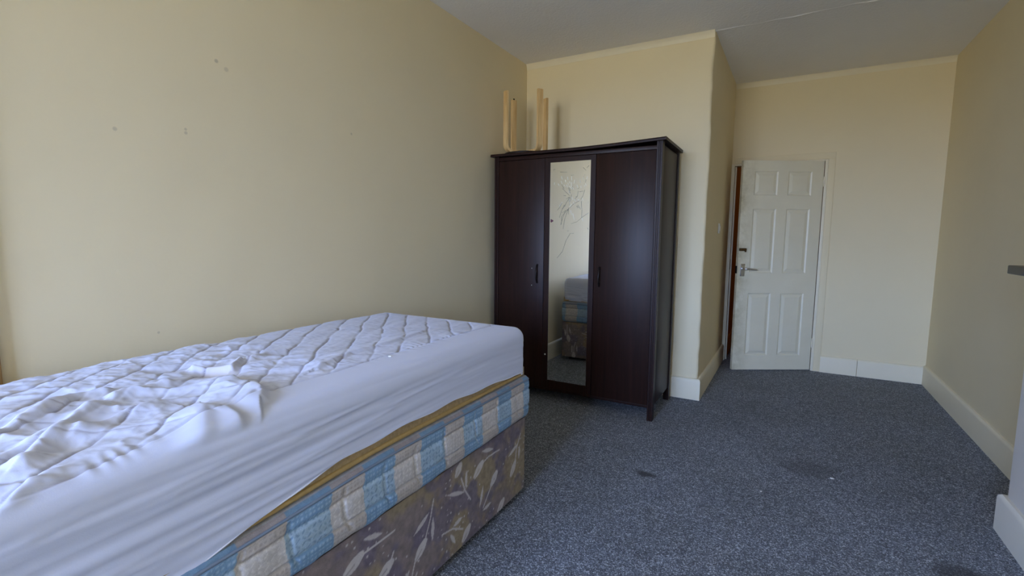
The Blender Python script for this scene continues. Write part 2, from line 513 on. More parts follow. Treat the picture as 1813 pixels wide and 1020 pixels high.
# coving lines under the ceiling
CV = [(-0.004, H-0.045), (0.002, H-0.045), (0.006, H-0.03), (0.012, H-0.014), (0.026, H+0.002), (-0.004, H+0.002)]
struct(sweep('trim_3', [(XL, YF), (XA, YF)], CV, M['gloss_cream']), 'thin cove line at the ceiling above the wardrobe', 'coving')
struct(sweep('trim_4', [(XA+0.02, YB), (XR, YB)], CV, M['gloss_cream']), 'thin cove line at the ceiling above the door', 'coving')

# skirting boards
SK = [(-0.004, 0), (0.019, 0), (0.019, 0.148), (0.016, 0.158), (0.009, 0.166), (-0.004, 0.169)]
struct(sweep('baseboard_left', [(XL, YN), (XL, YF)], SK, M['gloss_cream']), 'cream skirting board along the wall behind the bed', 'skirting board')
struct(sweep('baseboard_front', [(XL, YF), (XA, YF), (XA+0.021, YB-0.012)], SK, M['gloss_cream']), 'cream skirting board wrapping the boxed corner beside the wardrobe', 'skirting board')
SKB = [(a, b*0.93) for a, b in SK]
bb = empty('baseboard_back', (0.6, YB, 0))
for x0, x1 in ((0.352, 0.636), (0.640, XR)):
    o = sweep('board', [(x0-0.6, 0), (x1-0.6, 0)], SKB, M['gloss_cream'], bb)
struct(bb, 'cream skirting board with an open joint beside the door', 'skirting board')
struct(sweep('baseboard_right', [(XR, YB), (XR, 2.775)], SK, M['gloss_cream']), 'cream skirting board under the shaded right wall', 'skirting board')
SKC = [(a*1.25, b) for a, b in SK]
struct(sweep('baseboard_chimney', [(XR, 2.775), (0.897, 2.775), (0.897, 1.15)], SKC, M['gloss_white'], None, True), 'worn white skirting board round the chimney wall', 'skirting board')

# hallway seen through the gap beside the door
struct(box('wall_hall', -0.62, -0.50, YB+0.12, 8.2, 0, 2.6, M['hall']), 'tan hallway wall seen past the open door', 'wall')
hb = bmesh.new(); bm_box(hb, -0.5, 2.2, 8.1, 8.2, 0, 2.6); bm_box(hb, 1.2, 1.3, YB+0.12, 8.1, 0, 2.6)
struct(finish(hb, 'wall_hall_end', M['hall']), 'tan walls closing off the hallway behind the door', 'wall')
struct(box('ceiling_hall', -0.62, 2.2, YB+0.12, 8.2, 2.6, 2.7, M['ceiling']), 'hallway ceiling beyond the doorway', 'ceiling')
struct(sweep('baseboard_hall', [(-0.50, YB+0.125), (-0.50, 8.1)], SK, M['hall']), 'tan skirting board in the hallway', 'skirting board')
hl = bpy.data.lights.new('hall_bulb', 'POINT'); hl.energy = 1.3; hl.color = (1.0, 0.72, 0.42); hl.shadow_soft_size = 0.06
hlo = bpy.data.objects.new('hall_bulb', hl); COL.objects.link(hlo); hlo.location = (0.5, 6.9, 2.3)

# ------------------------------------------------------------------ door and its frame
fr = empty('trim_5', (0, YB, 0))
def frbox(nm, x0, x1, y0, y1, z0, z1, m='gloss_cream', bev=0.002):
    return box(nm, x0, x1, y0-YB, y1-YB, z0, z1, M[m], fr, bev)
frbox('jamb', OX0-0.018, OX0+0.012, YB-0.012, YB+0.13, 0, OZ)
frbox('jamb', OX1-0.012, OX1+0.012, YB-0.008, YB+0.13, 0, OZ)
frbox('door_head', OX0+0.012, OX1-0.012, YB-0.008, YB+0.13, OZ-0.014, OZ+0.004)
frbox('door_stop', OX0+0.012, OX0+0.026, YB+0.045, YB+0.075, 0, OZ-0.014)
frbox('architrave', OX1+0.012, OX1+0.066, YB-0.012, YB+0.004, 0, OZ+0.004, 'wall')
frbox('architrave', OX0+0.012, OX1+0.066, YB-0.012, YB+0.004, OZ+0.004, OZ+0.062, 'wall')
frbox('strike_plate', OX0+0.010, OX0+0.0145, YB+0.012, YB+0.034, 0.94, 1.04, 'brass', 0.001)
struct(fr, 'cream door lining and flat architrave around the doorway', 'door frame')

DW, DH, DT = 0.752, 1.955, 0.036
hinge = Vector((0.2695, 5.352, 0)); free = Vector((-0.375, 4.968, 0))
door = empty('door_1', (hinge.x, hinge.y, 0.008))
door.rotation_euler = (0, 0, math.atan2(hinge.y-free.y, hinge.x-free.x))
# local frame: x from -DW (free edge) to 0 (hinge); the face towards the room is y = 0, the back is y = DT
CX = [(-DW+0.112, -DW+0.330), (-DW+0.425, -DW+0.645)]
CZ = [(0.140, 0.735), (0.925, 1.520), (1.640, 1.860)]
def door_leaf():
    bm = bmesh.new(); xs = sorted({-DW, 0.0} | {v for c in CX for v in c}); zs = sorted({0.0, DH} | {v for c in CZ for v in c})
    d = 0.008; cache = {}
    def V(x, y, z):
        k = (round(x, 5), round(y, 5), round(z, 5))
        if k not in cache: cache[k] = bm.verts.new((x, y, z))
        return cache[k]
    for face_y, sgn in ((0.0, 1), (DT, -1)):
        for x0, x1 in zip(xs, xs[1:]):
            for z0, z1 in zip(zs, zs[1:]):
                if (x0, x1) in CX and (z0, z1) in CZ:
                    b = 0.010
                    A = [(x0, z0), (x1, z0), (x1, z1), (x0, z1)]; B = [(x0+b, z0+b), (x1-b, z0+b), (x1-b, z1-b), (x0+b, z1-b)]
                    for i in range(4):
                        j = (i+1) % 4
                        bm.faces.new((V(A[i][0], face_y, A[i][1]), V(A[j][0], face_y, A[j][1]), V(B[j][0], face_y+sgn*d, B[j][1]), V(B[i][0], face_y+sgn*d, B[i][1])))
                    bm.faces.new([V(p[0], face_y+sgn*d, p[1]) for p in B])
                else:
                    bm.faces.new((V(x0, face_y, z0), V(x1, face_y, z0), V(x1, face_y, z1), V(x0, face_y, z1)))
    for a, b in zip(xs, xs[1:]):
        for z in (0.0, DH): bm.faces.new((V(a, 0, z), V(b, 0, z), V(b, DT, z), V(a, DT, z)))
    for a, b in zip(zs, zs[1:]):
        for x in (-DW, 0.0): bm.faces.new((V(x, 0, a), V(x, 0, b), V(x, DT, b), V(x, DT, a)))
    bmesh.ops.recalc_face_normals(bm, faces=bm.faces)
    return bm
def door_paint():
    m, nt, b = mat('grubby_white_door_paint'); v = objcoord(nt)
    col = mixc(nt, noise(nt, 5, 4, 0.6, v), rgb(214, 206, 178), rgb(226, 219, 194))
    # hand grime along the lock stile
    sep = nt.nodes.new('ShaderNodeSeparateXYZ'); nt.links.new(v, sep.inputs[0])
    mr = node(nt, 'ShaderNodeMapRange'); nt.links.new(sep.outputs['X'], mr.inputs['Value'])
    mr.inputs['From Min'].default_value = -DW; mr.inputs['From Max'].default_value = -DW+0.16
    mr.inputs['To Min'].default_value = 0.75; mr.inputs['To Max'].default_value = 0
    g = nt.nodes.new('ShaderNodeMath'); g.operation = 'MULTIPLY'
    nt.links.new(mr.outputs[0], g.inputs[0]); nt.links.new(ramp(nt, noise(nt, 9, 5, 0.7, v), [(0.35, (0, 0, 0, 1)), (0.65, (1, 1, 1, 1))]), g.inputs[1])
    col = mixc(nt, g.outputs[0], col, rgb(168, 156, 118))
    col = spots(nt, v, col, [(-0.56, 0.0, 1.29, .012, .4), (-0.60, 0.0, 1.21, .016, .35), (-0.585, 0.0, 1.235, .014, .35)], rgb(120, 115, 105))
    nt.links.new(col, b.inputs['Base Color']); b.inputs['Roughness'].default_value = 0.4
    bump(nt, b, noise(nt, 60, 3, 0.6, v), 0.08, 0.002)
    return m
M['door'] = door_paint()
leaf = finish(door_leaf(), 'door_leaf', M['door'], door)
panel_cache = {}
for ci, (x0, x1) in enumerate(CX):
    for (z0, z1) in CZ:
        w, h = (x1-x0-0.034)/2, (z1-z0-0.034)/2
        key = (round(w, 4), round(h, 4))
        if key not in panel_cache:
            bm = bmesh.new(); loops = []
            for ins, y in ((0, 0.0085), (0.0, 0.0075), (0.024, 0.0005), (0.028, 0.0002)):
                loops.append([bm.verts.new((sx*(w-ins), y, sz*(h-ins))) for sx, sz in ((-1, -1), (1, -1), (1, 1), (-1, 1))])
            for A, B in zip(loops, loops[1:]):
                for k in range(4): bm.faces.new((A[k], A[(k+1) % 4], B[(k+1) % 4], B[k]))
            bm.faces.new(loops[-1]); bm.faces.new(loops[0][::-1])
            bmesh.ops.recalc_face_normals(bm, faces=bm.faces)
            me = bpy.data.meshes.new('panel'); bm.to_mesh(me); bm.free(); me.materials.append(M['door']); panel_cache[key] = me
        p = bpy.data.objects.new('panel', panel_cache[key]); COL.objects.link(p); p.parent = door
        p.location = ((x0+x1)/2, 0, (z0+z1)/2)
# lever handle
hp = box('handle', -DW+0.024, -DW+0.066, -0.008, 0.001, 0.895, 1.010, M['chrome'], door, 0.003); hp['label'] = 'chrome lever handle on a rectangular plate'
tube('lever', [(-DW+0.045, -0.006, 0.966), (-DW+0.045, -0.040, 0.966), (-DW+0.052, -0.050, 0.966), (-DW+0.075, -0.053, 0.965), (-DW+0.12, -0.053, 0.962), (-DW+0.155, -0.050, 0.958)],
     [0.010, 0.0095, 0.010, 0.0095, 0.0085, 0.007], M['chrome'], hp, 10)
tube('lock_turn', [(-DW+0.045, -0.007, 0.972), (-DW+0.045, -0.012, 0.972)], 0.016, M['chrome'], hp, 16)
bl = box('bolt', -DW+0.004, -DW+0.068, -0.018, 0.001, 1.130, 1.156, M['brass'], door, 0.004); bl['label'] = 'dark tarnished bolt above the handle'
tube('bolt_knob', [(-DW+0.055, -0.016, 1.135), (-DW+0.056, -0.022, 1.122)], [0.006, 0.007], M['brass'], bl, 8)
box('latch', -DW-0.010, -DW+0.002, 0.008, 0.026, 0.92, 0.99, M['dark'], door, 0.002)['label'] = 'dark latch in the door edge'
for z in (0.26, 1.77):
    hg = tube('hinge', [(0.006, -0.004, z-0.045), (0.006, -0.004, z+0.045)], 0.0065, M['gloss_cream'], door, 10)
    for k in (-0.016, 0.014): tube('knuckle', [(0.006, -0.004, z+k-0.011), (0.006, -0.004, z+k+0.011)], 0.0085, M['gloss_cream'], hg, 10)
struct(door, 'white six panel door standing half open in the end wall', 'door')

# light switch on the side of the boxing
sw = empty('light_switch', (XA+0.011, 4.62, 1.34))
box('plate', 0, 0.009, -0.043, 0.043, -0.043, 0.043, M['plastic'], sw, 0.003)
box('rocker', 0.006, 0.014, -0.011, 0.011, -0.02, 0.02, M['plastic'], sw, 0.002)
tag(sw, 'small white light switch on the side wall beside the door', 'light switch')

# mantel shelf end
ms = bmesh.new(); bm_box(ms, 0.81, 0.90, 1.3, 2.762, 1.125, 1.160, 0.004)
tag(finish(ms, 'mantel_shelf', M['stone'], None, 40), 'dark polished mantel shelf jutting from the chimney wall', 'shelf')

# ------------------------------------------------------------------ wardrobe
W0, W1, WF, WB = -1.999, -0.728, 3.2745, 3.835
wd = empty('wardrobe', ((W0+W1)/2, (WF+WB)/2, 0))
ox, oy = wd.location.x, wd.location.y
def wbox(nm, x0, x1, y0, y1, z0, z1, m='darkwood', bev=0.0015, parent=None):
    return box(nm, x0-ox, x1-ox, y0-oy, y1-oy, z0, z1, M[m], parent or wd, bev)
def top_board():
    bm = bmesh.new(); n = 24; rows = []
    def zb(x): return 1.864+0.021*max(0.0, (x+1.35)/0.65)**1.4
    prof = [(WF-0.024, 0), (WF-0.024, 0.012), (WF-0.018, 0.020), (WB+0.004, 0.020), (WB+0.004, 0)]
    for i in range(n+1):
        x = W0-0.024+(W1-W0+0.048)*i/n
        rows.append([bm.verts.new((x-ox, y-oy, zb(x)+k)) for y, k in prof])
    for A, B in zip(rows, rows[1:]):
        for k in range(5): bm.faces.new((A[k], A[(k+1) % 5], B[(k+1) % 5], B[k]))
    bm.faces.new(rows[0]); bm.faces.new(rows[-1])
    bmesh.ops.recalc_face_normals(bm, faces=bm.faces)
    return finish(bm, 'top_board', M['darkwood'], wd, 30)
top_board()
PW = 0.037
def post(nm, x0, x1, y0, y1, grooves, ztop=1.864):
    """square post with two flutes on its front face; runs on down as the leg"""
    bm = bmesh.new(); pts = []
    xs = [(x0, 0)]
    for g in grooves: xs += [(g-0.003, 0), (g-0.0015, 0.004), (g+0.0015, 0.004), (g+0.003, 0)]
    xs.append((x1, 0))
    pts = [(x, y0+d) for x, d in xs]+[(x1, y1), (x0, y1)]
    lo = [bm.verts.new((x-ox, y-oy, 0)) for x, y in pts]; hi = [bm.verts.new((x-ox, y-oy, ztop)) for x, y in pts]
    n = len(pts)
    for k in range(n): bm.faces.new((lo[k], lo[(k+1) % n], hi[(k+1) % n], hi[k]))
    bm.faces.new(lo[::-1]); bm.faces.new(hi)
    bmesh.ops.recalc_face_normals(bm, faces=bm.faces)
    return finish(bm, nm, M['darkwood'], wd)
post('front_post', W0, W0+PW, WF, WF+0.05, [W0+0.013, W0+0.022], 1.864)
post('front_post', W1-PW, W1, WF, WF+0.05, [W1-0.022, W1-0.012], 1.884)
post('rear_post', W0, W0+PW, WB-0.045, WB, [], 1.864); post('rear_post', W1-PW, W1+0.003, WB-0.045, WB, [], 1.884)
wbox('side_panel', W0+0.010, W0+0.028, WF+0.05, WB-0.045, 0.10, 1.864)
wbox('side_panel', W1-0.022, W1-0.004, WF+0.05, WB-0.045, 0.10, 1.866)
wbox('back_panel', W0+PW, W1-PW, WB-0.014, WB-0.006, 0.10, 1.862)
wbox('base_panel', W0+0.028, W1-0.028, WF+0.02, WB-0.05, 0.085, 0.105)
wbox('plinth_rail', W0+PW, W1-PW, WF+0.008, WF+0.024, 0.088, 0.115)
# top rail a little dropped at its right end
bm = bmesh.new(); bm_box(bm, W0+PW-ox, W1-PW-ox, WF+0.004-oy, WF+0.024-oy, 1.832, 1.858, 0.001)
finish(bm, 'top_rail', M['darkwood'], wd, 40)
DZ0, DZ1, D_Y = 0.108, 1.829, WF+0.002
e1, e2 = -1.5695, -1.1755
def handle(parent, x, yface):
    zc = 0.981
    pts = [(x-ox, yface-oy-0.001, zc-0.068), (x-ox, yface-oy-0.010, zc-0.060), (x-ox, yface-oy-0.022, zc-0.035), (x-ox, yface-oy-0.027, zc),
           (x-ox, yface-oy-0.022, zc+0.035), (x-ox, yface-oy-0.010, zc+0.060), (x-ox, yface-oy-0.001, zc+0.068)]
    return tube('handle', pts, [0.007, 0.0065, 0.0055, 0.0075, 0.0055, 0.0065, 0.007], M['dark_metal'], parent, 10)
M['dark_metal'] = simple('dark_bronze_metal', rgb(34, 27, 25), 0.4, 0.6, 0.5)
d1 = wbox('door', W0+PW+0.002, e1-0.0015, D_Y, D_Y+0.018, DZ0, DZ1); handle(d1, -1.621, D_Y)
d3 = wbox('door', e2+0.0015, W1-PW-0.002, D_Y, D_Y+0.018, DZ0, DZ1); handle(d3, -1.131, D_Y)
for z in (1.02, 0.891):
    tube('screw_hole', [(-1.667-ox, D_Y-oy-0.0008, z), (-1.667-ox, D_Y-oy+0.002, z)], 0.0035, M['chrome'], d1, 8)
# middle door: frame round the mirror
MX0, MX1, MZ0, MZ1 = -1.527, -1.2155, 0.173, 1.795
def mid_door():
    bm = bmesh.new()
    for a in ((e1+0.0015, MX0, DZ0, DZ1), (MX1, e2-0.0015, DZ0, DZ1), (MX0, MX1, DZ0, MZ0), (MX0, MX1, MZ1, DZ1)):
        bm_box(bm, a[0]-ox, a[1]-ox, D_Y-oy, D_Y-oy+0.018, a[2], a[3], 0.001, 1)
    return finish(bm, 'door', M['darkwood'], wd, 40)
d2 = mid_door(); d2['label'] = 'middle wardrobe door framing a cracked mirror'
mir = wbox('mirror', MX0+0.0003, MX1-0.0003, D_Y+0.004, D_Y+0.012, MZ0+0.0003, MZ1-0.0003, 'mirror', 0.0, d2)
mir['label'] = 'tall narrow mirror, cracked in its upper half'
tube('stud', [(-1.546-ox, D_Y-oy-0.004, 0.369), (-1.546-ox, D_Y-oy+0.002, 0.369)], [0.005, 0.007], M['plastic'], d2, 10)['label'] = 'small white stud on the mirror door frame'
CD = [[(-1.379,1.458),(-1.406,1.389),(-1.418,1.315)],[(-1.379,1.458),(-1.43,1.407),(-1.433,1.346)],[(-1.296,1.516),(-1.342,1.492),(-1.379,1.458),(-1.426,1.433)],[(-1.282,1.512),(-1.276,1.448),(-1.277,1.396),(-1.311,1.367),(-1.358,1.352)],[(-1.277,1.396),(-1.225,1.43)],[(-1.432,1.503),(-1.45,1.468),(-1.469,1.451)],[(-1.333,1.285),(-1.361,1.284),(-1.393,1.232),(-1.42,1.152),(-1.463,1.102)],[(-1.257,1.591),(-1.27,1.549),(-1.287,1.524)],[(-1.357,1.561),(-1.366,1.518),(-1.375,1.484)],[(-1.38,1.527),(-1.408,1.485),(-1.431,1.45),(-1.449,1.398)],[(-1.402,1.45),(-1.425,1.389),(-1.438,1.346)],[(-1.274,1.747),(-1.251,1.725)],[(-1.23,1.757),(-1.247,1.741)],[(-1.504,1.74),(-1.489,1.747)],[(-1.45,1.724),(-1.394,1.72)],[(-1.365,1.696),(-1.342,1.698)],[(-1.25,1.662),(-1.254,1.641)],[(-1.385,1.302),(-1.371,1.302)],[(-1.232,1.324),(-1.225,1.311)],[(-1.307,1.585),(-1.311,1.551),(-1.333,1.526)],[(-1.429,1.606),(-1.4,1.579),(-1.371,1.553)]]
CG = [[(-1.438,1.693),(-1.43,1.671)],[(-1.44,1.659),(-1.432,1.637)],[(-1.39,1.686),(-1.386,1.665)],[(-1.36,1.689),(-1.357,1.659)],[(-1.418,1.632),(-1.406,1.618)],[(-1.396,1.631),(-1.39,1.613)],[(-1.38,1.622),(-1.354,1.599)],[(-1.289,1.618),(-1.285,1.605)],[(-1.262,1.621),(-1.257,1.612)],[(-1.273,1.676),(-1.268,1.663)],[(-1.241,1.683),(-1.245,1.662)],[(-1.336,1.662),(-1.341,1.637)],[(-1.345,1.427),(-1.332,1.38)],[(-1.362,1.449),(-1.354,1.415)],[(-1.273,1.392),(-1.265,1.369)],[(-1.31,1.525),(-1.296,1.516)],[(-1.274,1.533),(-1.269,1.515)],[(-1.37,1.475),(-1.351,1.496)],[(-1.354,1.612),(-1.34,1.594)],[(-1.492,1.652),(-1.495,1.635)],[(-1.463,1.642),(-1.456,1.625)],[(-1.317,1.627),(-1.309,1.606)],[(-1.295,1.66),(-1.291,1.639)],[(-1.407,1.666),(-1.403,1.647)],[(-1.374,1.655),(-1.37,1.638)],[(-1.253,1.633),(-1.248,1.618)]]
rnd = random.Random(3)
for k in range(26):   # small splinters around the blow
    a = rnd.uniform(0, 6.28); r = rnd.uniform(0.01, 0.10); x = -1.365+r*math.cos(a)*0.8; z = 1.555+r*math.sin(a)
    b = a+rnd.uniform(-0.5, 0.5); L = rnd.uniform(0.015, 0.05)
    (CD if k % 3 else CG).append([(x, z), (x+L*math.cos(b)*0.6, z+L*math.sin(b))])
def ribbons(nm, lines, w, m):
    bm = bmesh.new(); y = D_Y+0.0033-oy
    for ln in lines:
        for (xa, za), (xb, zb) in zip(ln, ln[1:]):
            d = Vector((xb-xa, zb-za)); L = d.length; d /= max(L, 1e-6); nx, nz = -d.y*w, d.x*w
            bm_pts = [(xa-nx, za-nz), (xb-nx*0.6, zb-nz*0.6), (xb+nx*0.6, zb+nz*0.6), (xa+nx, za+nz)]
            f = [bm.verts.new((x-ox, y, z)) for x, z in bm_pts]; g = [bm.verts.new((x-ox, y+0.001, z)) for x, z in bm_pts]
            bm.faces.new(f); bm.faces.new(g[::-1])
            for k in range(4): bm.faces.new((f[k], g[k], g[(k+1) % 4], f[(k+1) % 4]))
    bmesh.ops.recalc_face_normals(bm, faces=bm.faces)
    o = finish(bm, nm, m, d2); return o
ribbons('crack_lines', CD, 0.0011, M['crack_dark'])['kind'] = 'stuff'
ribbons('crack_glints', CG, 0.0016, M['crack_light'])['kind'] = 'stuff'  # glints on the broken glass, painted as fixed pale ribbons
# plum bow-shaped sticker at the mirror's left edge
bm = bmesh.new(); pts = []
for k in range(16):
    a = 2*math.pi*k/16; r = 0.013*(0.55+0.45*abs(math.cos(1.5*a)))
    pts.append((-1.510+r*math.cos(a)-ox, 1.375+r*math.sin(a)))
f = [bm.verts.new((x, D_Y-oy+0.0025, z)) for x, z in pts]; g = [bm.verts.new((x, D_Y-oy+0.004, z)) for x, z in pts]
bm.faces.new(f); bm.faces.new(g[::-1])
for k in range(16): bm.faces.new((f[k], g[k], g[(k+1) % 16], f[(k+1) % 16]))
bmesh.ops.recalc_face_normals(bm, faces=bm.faces)
finish(bm, 'sticker', M['plum'], d2)['label'] = 'small plum sticker on the mirror edge'
tag(wd, 'tall black-brown three door wardrobe with a cracked mirror in the middle door', 'wardrobe')

# ------------------------------------------------------------------ stool upside down on the wardrobe
SZ = 1.8845
st = empty('stool', (-1.833, 3.475, SZ))
bm = bmesh.new(); rows = []
for r, z in ((0.0, 0), (0.168, 0), (0.174, 0.005), (0.175, 0.011), (0.172, 0.019), (0.166, 0.022), (0.0, 0.022)):
    rows.append([bm.verts.new((r*math.cos(2*math.pi*k/40), r*math.sin(2*math.pi*k/40), z)) for k in range(40)] if r else [bm.verts.new((0, 0, z))])
for A, B in zip(rows, rows[1:]):
    for k in range(40):
        j = (k+1) % 40
        if len(A) == 1: bm.faces.new((A[0], B[j], B[k]))
        elif len(B) == 1: bm.faces.new((A[k], A[j], B[0]))
        else: bm.faces.new((A[k], A[j], B[j], B[k]))
bmesh.ops.recalc_face_normals(bm, faces=bm.faces)
finish(bm, 'seat', M['blackwood'], st, 40)['label'] = 'round black seat lying face down'
def leg_bm():
    """flat bent-ply leg: arm along +x on the seat's underside, then up"""
    bm = bmesh.new(); t, w, R, X = 0.019, 0.044, 0.045, 0.186
    path = [(0.03, 0.0225+t/2)]
    cx, cz = X-R, 0.0225+t/2+R
    for k in range(0, 9):
        a = -math.pi/2+k/8*math.pi/2; path.append((cx+R*math.cos(a), cz+R*math.sin(a)))
    path += [(X, 0.25), (X, 0.474)]
    rows = []
    for i, p in enumerate(path):
        a = path[max(0, i-1)]; b = path[min(len(path)-1, i+1)]
        d = Vector((b[0]-a[0], b[1]-a[1])).normalized(); nx, nz = -d.y, d.x
        row = []
        for sx, sw in ((-1, -1), (1, -1), (1, 1), (-1, 1)):
            row.append(bm.verts.new((p[0]+nx*t/2*sx, w/2*sw, p[1]+nz*t/2*sx)))
        rows.append(row)
    for A, B in zip(rows, rows[1:]):
        for k in range(4): bm.faces.new((A[k], A[(k+1) % 4], B[(k+1) % 4], B[k]))
    bm.faces.new(rows[0]); bm.faces.new(rows[-1])
    bmesh.ops.recalc_face_normals(bm, faces=bm.faces)
    return bm
lg = finish(leg_bm(), 'leg', M['birch'], st, 40)
STA = math.radians(16)
angs = [STA+math.radians(a) for a in (225, 315, 45, 135)]
for i, a in enumerate(angs):
    o = lg if i == 0 else lg.copy()
    if i: COL.objects.link(o)
    o.rotation_euler = (0, 0, a)
    if i == 3:
        pad = tube('foot_pad', [(0.186, 0, 0.474), (0.186, 0, 0.487)], 0.006, M['dark'], o, 8)
tag(st, 'birch legged stool lying upside down on top of the wardrobe', 'stool')

# ------------------------------------------------------------------ bed: divan base
BX0, BX1, BY0, BY1 = -1.950, -1.053, 0.115, 2.022
STEM = [[(1.311,.317),(1.29,.254),(1.258,.189)],[(1.108,.311),(1.049,.31),(.968,.309)],[(1.773,.321),(1.682,.326),(1.627,.314)],[(1.727,.2),(1.708,.188),(1.67,.149),(1.64,.116)],[(1.482,.319),(1.508,.255),(1.546,.2)],[(1.968,.325),(1.931,.262),(1.917,.199)],[(1.356,.154),(1.424,.141),(1.491,.103)],[(1.103,.241),(1.08,.201),(1.059,.172)]]
LEAF = [((1.282,.279),(1.202,.239)),((1.305,.249),(1.3,.168)),((.979,.353),(1.053,.331)),((1.633,.369),(1.72,.345)),((1.639,.213),(1.615,.135)),((1.702,.109),(1.64,.105)),((1.519,.334),(1.514,.262)),((1.396,.29),(1.498,.254)),((1.946,.283),(1.857,.254)),((1.961,.265),(1.955,.206)),((1.486,.155),(1.429,.147)),((1.409,.124),(1.439,.075))]
BULB = [((1.258,.186),(1.216,.147)),((.965,.311),(.905,.285)),((1.091,.21),(1.045,.191)),((1.633,.319),(1.58,.284)),((1.747,.224),(1.708,.191)),((1.477,.375),(1.451,.345)),((1.917,.199),(1.88,.157)),((1.535,.089),(1.496,.054)),((1.809,.066),(1.768,.039))]
rnd = random.Random(11)
def motif(cx, cz, a):
    c, s = math.cos(a), math.sin(a); T = lambda x, z: (cx+c*x-s*z, cz+s*x+c*z)
    STEM.append([T(0, .06), T(.006, 0), T(-.004, -.06)]); BULB.append((T(-.004, -.055), T(-.012, -.105)))
    LEAF.append((T(.03, .02), T(.016, -.06))); LEAF.append((T(-.02, .03), T(-.035, -.03)))
for cy, cz in ((.86, .16), (.72, .27), (.58, .12), (.46, .29), (.3, .17), (.2, .3), (1.0, .10), (1.18, .09)):
    motif(cy, cz, rnd.uniform(-1.6, .6))
END0 = 3.0     # the foot end is printed with y' = END0 + (BX1 - x)
for cy, cz in ((.10, .27), (.22, .13), (.36, .29), (.50, .15), (.62, .28), (.76, .13), (.84, .3), (.08, .1)):
    motif(END0+cy, cz, rnd.uniform(-1.6, .6))
def divan_col(s, z):
    n1, n2, n3 = fbm(s*5, z*5, 3), fbm(s*9+7, z*9, 21), fbm(s*60, z*60, 33, 3)
    c = np.broadcast_to(C3(120, 109, 107), (len(s), 3)).copy()
    c = lerp(c, C3(138, 124, 98), ss(.48, .66, n1)*0.8)
    c = lerp(c, C3(98, 91, 108), ss(.50, .68, n2)*0.75)
    c = c*(0.90+0.64*n3)[:, None]
    pale = C3(200, 194, 192); M_ = np.zeros(len(s))
    def paint(cov): np.maximum(M_, cov, out=M_)
    for st_ in STEM:
        box_ = (s > min(p[0] for p in st_)-.05) & (s < max(p[0] for p in st_)+.05)
        if not box_.any(): continue
        d, _ = polydist(s, z, st_); paint(ss(.0042, .0022, d)*0.9)
    for (a, b), kind in [(l, 0) for l in LEAF]+[(l, 1) for l in BULB]:
        d, t = segdist(s, z, a[0], a[1], b[0], b[1])
        if kind == 0:
            w = .0095*np.sin(np.pi*np.clip(t, .04, .96))**0.7; paint(ss(1.0, .8, d/np.maximum(w, .0015))*(.72+.2*n3))
        else:
            w = .021*(0.45+0.55*np.sin(np.pi*np.clip(t*.8+.12, 0, 1)))
            cov = ss(1.0, .88, d/w)*(.75+.25*n3)
            cross = ((b[0]-a[0])*(z-a[1])-(b[1]-a[1])*(s-a[0]))/math.hypot(b[0]-a[0], b[1]-a[1])
            notch = ss(.004, .0015, np.abs(cross-.003))*(t > .45)
            paint(cov*(1-.55*notch))
    # scattered berries
    gx, gz = np.floor(s/.028), np.floor(z/.028)
    keep = (hash2(np.floor(s/.11), np.floor(z/.11), 41) > .35)*(hash2(gx, gz, 43) > .62)
    px, pz = (gx+.25+.5*hash2(gx, gz, 44))*.028, (gz+.25+.5*hash2(gx, gz, 45))*.028
    rr = .0022+.0022*hash2(gx, gz, 46)
    paint(ss(1.25, .8, np.hypot(s-px, z-pz)/rr)*keep*.8)
    return lerp(c, pale, M_)
P, Q = boxgrid((BX0, BY0, 0.032), (BX1, BY1, 0.392), (.006, .004, .0035), ['x+', 'y+'])
P2, n2 = roundbox(P, (BX0-.1, BY0-.1, -.2), (BX1, BY1, 0.6), 0.012)
P2[:, 2] = P[:, 2]
side = P[:, 1] < BY1-1e-6
s = np.where(side, P[:, 1], END0+(BX1-P[:, 0]))
dc = divan_col(s, P[:, 2])
P2 += n2*((fbm(s*6, P[:, 2]*6, 51)-.5)*.004)[:, None]
lowmask = P[:, 2] < .04
dv = empty('divan_base', ((BX0+BX1)/2, (BY0+BY1)/2, 0))
off = np.array([dv.location.x, dv.location.y, 0])
npmesh('fabric_cover', P2-off, Q, M['print'], dv, dc)['label'] = 'mottled brown fabric printed with pale tulips'
M['divan_plain'] = simple('brown_divan_cloth', rgb(112, 101, 92), 0.85, 0, 0.2, 40, 0.2)
box('frame', BX0-off[0], BX1-.008-off[0], BY0-off[1], BY1-.008-off[1], .030, .390, M['divan_plain'], dv, .006)
for cx in (BX0+.07, BX1-.07):
    for cy in (BY0+.09, (BY0+BY1)/2, BY1-.07):
        tube('glide', [(cx-off[0], cy-off[1], 0), (cx-off[0], cy-off[1], .006), (cx-off[0], cy-off[1], .034)], [.019, .022, .016], M['blackwood'], dv, 12)
tag(dv, 'brown divan bed base printed with pale tulips, under two mattresses', 'bed base')

def sag(y): return -.030*ss(1.15, .40, np.asarray(y, float))     # the stack dips towards the head of the bed
